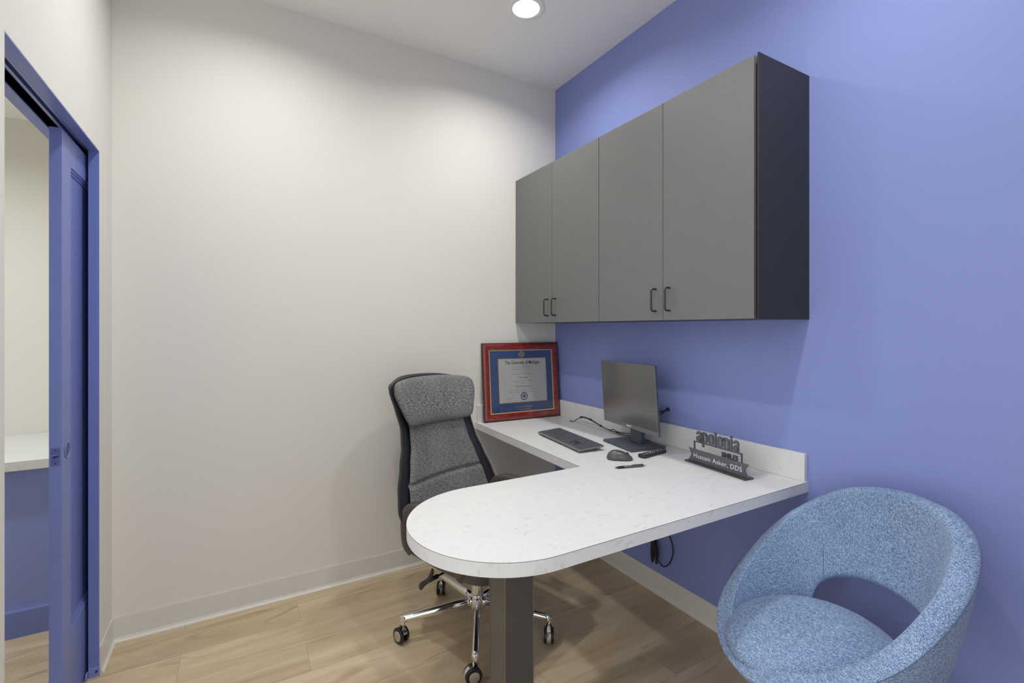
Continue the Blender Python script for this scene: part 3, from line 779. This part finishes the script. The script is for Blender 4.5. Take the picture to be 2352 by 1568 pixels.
# ------------------------------------------------------------------ office chair
OC = empty('office_chair', (-.912, -.688, 0), R(17))
tag(OC, 'high-backed office chair with grey cloth back, black leather sides and chrome base', 'chair')
m = MB()
m.lathe([(.0001, .078), (.012, .078), (.012, .088), (.030, .092), (.034, .098), (.034, .132), (.030, .138), (.0295, .146), (.0001, .146)], n=32)
m.build('base_hub', 'chrome', OC, smooth=False, bevel=.0012)
def wheel(mw, c, ax, side):
    """half of a twin caster: tyre, silver cap"""
    pass
CAST = [(98, 150), (168, 200), (243, 262), (314, -35), (26, 40)]
for k, (a, wa) in enumerate(CAST):
    ang = R(a - 17)
    d = Vector((math.cos(ang), math.sin(ang), 0))
    m = MB()
    path = [d*.022 + Vector((0, 0, .116)), d*.10 + Vector((0, 0, .115)), d*.20 + Vector((0, 0, .110)), d*.315 + Vector((0, 0, .104)), d*.336 + Vector((0, 0, .102))]
    m.tube(path, [.026, .0245, .0205, .016, .0145], 16, flat=[(.6, 1.0), (.62, .98), (.72, .95), (.9, .9), (.95, .9)])
    e = d*.326
    m.lathe([(.0125, .066), (.0125, .104), (.0105, .108)], (e.x, e.y, 0), 20)
    leg = m.build('base_leg', 'chrome', OC, smooth=True, clean=False)
    wdir = R(wa - 17); ax = Vector((math.cos(wdir), math.sin(wdir), 0)); rad = Vector((-ax.y, ax.x, 0))   # ax: wheel axle
    m = MB()
    for sgn in (-1, 1):
        prof = [(.0001, .0065), (.024, .0065), (.0310, .009), (.0325, .013), (.0325, .017), (.030, .0205), (.0225, .0215), (.0215, .0205)]
        m.mat(0).lathe([(r, h*sgn) for r, h in prof], n=28, axis='x')
        m.mat(1).lathe([(.0215, .0205*sgn), (.0205, .0225*sgn), (.012, .0245*sgn), (.0001, .0250*sgn)], n=28, axis='x')
    # chrome hood between the wheels
    hood = [(.0345*math.cos(R(t)), .0345*math.sin(R(t))) for t in range(20, 215, 12)] + [(.0235*math.cos(R(t)), .0235*math.sin(R(t))) for t in range(212, 10, -12)]
    for i in range(len(hood)//2 - 1):
        a_, b_ = hood[i], hood[i+1]; c_, d_ = hood[-1-i], hood[-2-i]
        m.mat(2).prism([a_, b_, d_, c_], -.0085, .0085, 'x')
    m.mat(2).lathe([(.0085, .024), (.0085, .052)], (0, .010, 0), 14)
    m.xform(Matrix.Translation(e + Vector((0, 0, .0335)) - rad*.010) @ Matrix(((ax.x, rad.x, 0, 0), (ax.y, rad.y, 0, 0), (0, 0, 1, 0), (0, 0, 0, 1))))
    m.build('caster', ['rubber', 'silver', 'chrome'], leg, smooth=False, bevel=.0008, clean=False)
m = MB(); m.lathe([(.0001, .140), (.0255, .140), (.0255, .232), (.0001, .232)], n=32); m.lathe([(.0300, .139), (.0300, .152), (.0265, .158)], n=32)
m.build('gas_lift', 'chrome', OC, smooth=False, bevel=.001, clean=False)
m = MB(); m.lathe([(.0001, .222), (.050, .228), (.062, .252), (.066, .300), (.0001, .300)], n=24); m.box((-.10, -.13, .272), (.10, .13, .336)); m.box((-.05, -.09, .246), (.05, .09, .275))
m.build('tilt_mechanism', 'black', OC, bevel=.006, clean=False)
m = MB()
m.tube([(-.06, .05, .290), (-.15, .05, .286), (-.20, .05, .284)], .0048, 10)
m.tube([(-.185, .05, .2845), (-.226, .05, .283)], .0095, 10)
pth = bez([(-.232, .018, .342), (-.229, .032, .318), (-.232, .050, .287), (-.237, .078, .262), (-.238, .104, .236)], 5)
m.tube(pth, [.003, .0065, .009, .010, .010] + [.0095]*(len(pth)-12) + [.010, .011, .012, .013, .0125, .010, .005], 12, flat=(.55, 1.2))
m.build('height_lever', 'black', OC, smooth=True, clean=False)

# seat
def sq(t, p): c = math.cos(t); return math.copysign(abs(c)**p, c)
def seat_fn(hw, hd, z0, z1, e=.55, crown=.02, sq=.45, dish=.05):
    def f(u, v):
        t = 2*PI*u; a = PI*(v - .5)
        r = abs(math.cos(a))**sq; zz = math.sin(a)
        x = math.copysign(abs(math.cos(t))**e, math.cos(t))*hw*r; y = math.copysign(abs(math.sin(t))**e, math.sin(t))*hd*r
        z = (z0+z1)/2 + math.copysign(abs(zz)**.7, zz)*(z1-z0)/2
        if zz > 0: z += crown*(x/hw)**2 - .012*max(0, -y/hd)**3
        else: z += dish*((x/hw)**2*.6 + (y/hd)**2*.4)*min(1, -zz*1.6)
        return (x, y, z)
    return f
m = MB(); m.grid(44, 18, seat_fn(.262, .275, .325, .455, .32, .02, .22, .045), close_u=True); m.xform(Matrix.Translation((0, -.025, 0)))
m.build('seat_shell', 'leathergrey', OC, smooth=True)
m = MB(); m.grid(44, 14, seat_fn(.222, .230, .42, .478, crown=.012), close_u=True, uvs=(1.4, .5)); m.xform(Matrix.Translation((0, -.035, 0)))
m.build('seat_cushion', 'greycloth', OC, smooth=True)
# arms
for sx in (-1, 1):
    path = bez([(sx*.235, .140, .385), (sx*.248, .160, .420), (sx*.255, .160, .500), (sx*.259, .142, .555), (sx*.262, .090, .586), (sx*.264, .0, .592), (sx*.264, -.10, .586), (sx*.262, -.165, .560), (sx*.256, -.190, .495), (sx*.246, -.190, .430), (sx*.232, -.170, .385)], 5)
    m = MB(); rings = []
    n = len(path)
    for i, p in enumerate(path):
        dv = (path[min(i+1, n-1)] - path[max(i-1, 0)]).normalized(); side = Vector((1, 0, 0)); side = (side - dv*side.dot(dv)).normalized(); nr = dv.cross(side)
        hw, hh = .032, .026
        rings.append([m.v(p + side*hw*math.copysign(abs(math.cos(t))**.6, math.cos(t)) + nr*hh*math.copysign(abs(math.sin(t))**.6, math.sin(t))) for t in [2*PI*k/16 for k in range(16)]])
    for i in range(n-1):
        for k in range(16): m.face([rings[i][k], rings[i][(k+1) % 16], rings[i+1][(k+1) % 16], rings[i+1][k]])
    m.face(rings[0][::-1]); m.face(rings[-1])
    m.build('armrest', 'leathergrey', OC, smooth=True)
# backrest: half width and depth against height
BWT = [(.40, .235), (.46, .272), (.54, .295), (.62, .280), (.72, .246), (.80, .218), (.88, .207), (.96, .220), (1.04, .236), (1.085, .234), (1.112, .207)]
def back_y(z): return .205 + .325*(z - .55) + .035*math.exp(-((z - .44)/.08)**2)*0 + .02*math.sin((z - .45)*4.2)*.4
def back_pt(s, z, off, wmul=1.0, wing=.055, wadd=0):
    hw = lerp_tab(BWT, z)*wmul + wadd
    x = s*hw
    return Vector((x, back_y(z) - wing*abs(s*wmul)**2.2 + off, z + .0*s))
m = MB()
def shell(u, v):
    t = 2*PI*u; z = .395 + v*.715
    c, s_ = math.cos(t), math.sin(t)
    s = math.copysign(abs(c)**.62, c)
    thick = .052*(.55 + .45*math.sin(PI*min(1, max(0, v*.92 + .04)))**.5)
    p = back_pt(s, z, 0)
    p.y += (thick if s_ > 0 else -.012)*abs(s_)**.7 + .016
    if v > .93: p.z -= .030*abs(s)**3*(v - .93)/.07
    return p
m.grid(48, 40, shell, close_u=True)
# close top and bottom
m.b.verts.ensure_lookup_table()
bk = [e for e in m.b.edges if e.is_boundary]; bmesh.ops.holes_fill(m.b, edges=bk, sides=0)
bs = m.build('backrest', 'leather', OC, smooth=True)
# leather welt seams down both sides
for sx in (-1, 1):
    m = MB()
    for ds in (.985, .955):
        m.tube([back_pt(sx*ds, .43 + k*.0155, -.002 if ds < .97 else .004) for k in range(43)], .0016, 6)
    m.build('side_welt', 'leather', bs, smooth=True, clean=False)
def panel(u, v):
    z = .43 + v*.475; s = -1 + 2*u; w = .80
    p = back_pt(s, z, 0, w)
    edge = min(1, (1 - abs(s))/.16); p.y -= .004 + .020*math.sqrt(max(0, 1 - (1 - edge)**2))
    for zc, dp in ((.648, .013),):
        slope = zc + .006*s
        p.y += dp*math.exp(-((z - slope)/.0075)**2)
    return p
m = MB(); m.grid(41, 70, panel, uvs=(.36, .475)); m.build('back_cushion', 'greycloth', OC, smooth=True)
def pillow(u, v):
    t = 2*PI*u
    c, s_ = math.cos(t), math.sin(t)
    z0, z1 = .884, 1.104
    # v: -1..1 across the width, profile in y/z
    s = -1 + 2*v; e = (1 - abs(s)**7)**.35 if abs(s) < 1 else 0
    zz = (z0 + z1)/2 + math.copysign(abs(s_)**.62, s_)*(z1 - z0)/2*(.86 + .14*e)
    hw = lerp_tab([(.88, .186), (.95, .212), (1.05, .238), (1.11, .232)], zz)
    zz += -.016*abs(s)**2.5*(1 if s_ > 0 else -.35)
    y = back_y(zz) - .055*abs(s)**2.2 + .004 - .030 + math.copysign(abs(c)**.7, c)*.030*(.25 + .75*e)
    return (s*hw, y, zz)
m = MB(); m.grid(28, 33, pillow, close_u=True, uvs=(.44, .47)); bk = [e for e in m.b.edges if e.is_boundary]; bmesh.ops.holes_fill(m.b, edges=bk, sides=0)
# cloth grain runs across: swap the map so both pieces match
for f in m.b.faces:
    for lp in f.loops:
        u_ = lp[m.uv].uv; lp[m.uv].uv = (u_[1], u_[0])
m.build('headrest', 'greycloth', OC, smooth=True)

# ------------------------------------------------------------------ blue tub armchair
GC = empty('tub_chair', (-.394, -1.891, 0), R(-30))
tag(GC, 'blue tweed tub armchair with an open lower back beside the blue wall', 'armchair')
RIM = [(0, .860), (30, .862), (60, .800), (90, .665), (120, .515), (150, .448), (180, .420)]   # rim height by angle from the back
LEAN = .634
def rad(a):
    ra = .270 if abs(a) < 90 else .268; rb = .290
    return 1/math.sqrt((math.cos(R(a))/ra)**2 + (math.sin(R(a))/rb)**2)
SEATZ = .445
NTH, NR = 96, 31                                # rows: 12 bowl, 4 to the hole, 4 across it, 10 up to the rim
def rim(a): return sum(lerp_tab(RIM, min(180, abs(a + d))if abs(a + d) <= 180 else 360 - abs(a + d)) for d in range(-24, 25, 4))/13
def tub(u, v):
    a = -180 + 360*u; th = R(a); A = abs(a); j = v*(NR - 1); rr = rad(a); zr = rim(a); k = 1
    ztop = .455 + .116*math.sqrt(max(0, 1 - (A/68)**3)) if A < 68 else .455
    ztop = min(ztop, .385 + (zr - .385)*.6)
    if j <= 12: k = j/12; r = .02 + (rr*LEAN - .02)*k; z = .245 + .105*k**3
    else:
        if j <= 16: z = .35 + (.372 - .35)*(j - 12)/4
        elif j <= 20: z = .372 + (ztop - .372)*(j - 16)/4
        else: z = ztop + (zr - ztop)*(j - 20)/10
        k = (z - .35)/max(.01, zr - .35)
        r = rr*(LEAN + (1 - LEAN)*(k + .10*math.sin(PI*k)))
    return (r*math.cos(th), r*math.sin(th), z)
def in_hole(i, j):
    a = -180 + 360*(i + .5)/NTH
    return abs(a) < 67 and 16 <= j < 20
m = MB(); m.grid(NTH, NR, tub, close_u=True, skip=in_hole)
o = m.build('shell', 'bluecloth', GC, solid=.055, offset=0, subsurf=2)
bpy.context.view_layer.update()
def on_shell(p):
    ev = o.evaluated_get(bpy.context.evaluated_depsgraph_get())
    return ev.closest_point_on_mesh(Vector(p))[1]
def rimpt(a): r = rad(a) + .05; return on_shell((r*math.cos(R(a)), r*math.sin(R(a)), rim(a) - .012))
def inner(a, z):
    k = (z - .35)/(rim(a) - .35); return rad(a)*(LEAN + (1 - LEAN)*(k + .10*math.sin(PI*k))) - .0285
for sg in (-1, 1):
    m = MB(); m.tube([rimpt(sg*a) for a in range(24, 139, 3)], .0011, 6); m.build('rim_piping', 'piping', o, smooth=True, clean=False)
    m = MB(); m.tube([on_shell(((inner(61, z) - .01)*math.cos(R(61*sg)), (inner(61, z) - .01)*math.sin(R(61*sg)), z)) for z in (.535, .55, .565, .58, .60, .62, .64)], .0008, 6)
    m.build('panel_seam', 'piping', o, smooth=True, clean=False)
def cush(u, v):
    t = 2*PI*u; b = PI*(v - .5); r = abs(math.cos(b))**.5; zz = math.sin(b)
    A = abs(math.degrees(math.atan2(math.sin(t), math.cos(t))))
    fr = max(0, (A - 90)/90)
    rr = inner(A, .46) + .006 + .008*min(1, fr*1.6)
    z = .440 + math.copysign(abs(zz)**.8, zz)*(.045 if zz < 0 else .032)
    if zz > 0: z += .045*(1 - r**2.2) + .012*(1 - fr)
    return (rr*r*math.cos(t), rr*r*math.sin(t), z)
m = MB(); m.grid(56, 20, cush, close_u=True)
uvl = m.b.loops.layers.uv.new('UVMap')
for f in m.b.faces:
    for lp in f.loops: lp[uvl].uv = (lp.vert.co.x, lp.vert.co.y)
m.build('seat_cushion', 'bluecloth', GC, smooth=True)
m = MB(); m.lathe([(.0001, .245), (.11, .25), (.12, .262), (.12, .285), (.0001, .285)], n=24); m.build('swivel_plate', 'legwood', GC, bevel=.002)
for k in range(4):
    t = PI/4 + k*PI/2; m = MB(); m.tube([(.10*math.cos(t), .10*math.sin(t), .262), (.17*math.cos(t), .17*math.sin(t), .15), (.25*math.cos(t), .25*math.sin(t), .001)], [.016, .014, .010], 12)
    m.build('leg', 'legwood', GC, smooth=True)

# ------------------------------------------------------------------ camera, world, render look
cam = bpy.data.cameras.new('camera'); co = bpy.data.objects.new('camera', cam); COL.objects.link(co)
f_px = 1086.03
cam.sensor_width = 36; cam.sensor_fit = 'HORIZONTAL'; cam.lens = f_px/2352*36
cam.shift_y = -(784 - 753.75)/2352
co.location = (-1.8346, -2.5976, 1.34); co.rotation_euler = (R(90), 0, R(-29.993)); cam.clip_start = .02
SC.camera = co
w = bpy.data.worlds.new('world'); SC.world = w; w.use_nodes = True
w.node_tree.nodes['Background'].inputs[0].default_value = (.95, .98, 1, 1); w.node_tree.nodes['Background'].inputs[1].default_value = 2.1
vs = SC.view_settings; vs.view_transform = 'Standard'; vs.look = 'None'; vs.gamma = 1; vs.use_curve_mapping = False
vs.exposure = 0.30
SC.cycles.max_bounces = 14; SC.cycles.diffuse_bounces = 10; SC.cycles.sample_clamp_indirect = 6
SC.cycles.use_denoising = True
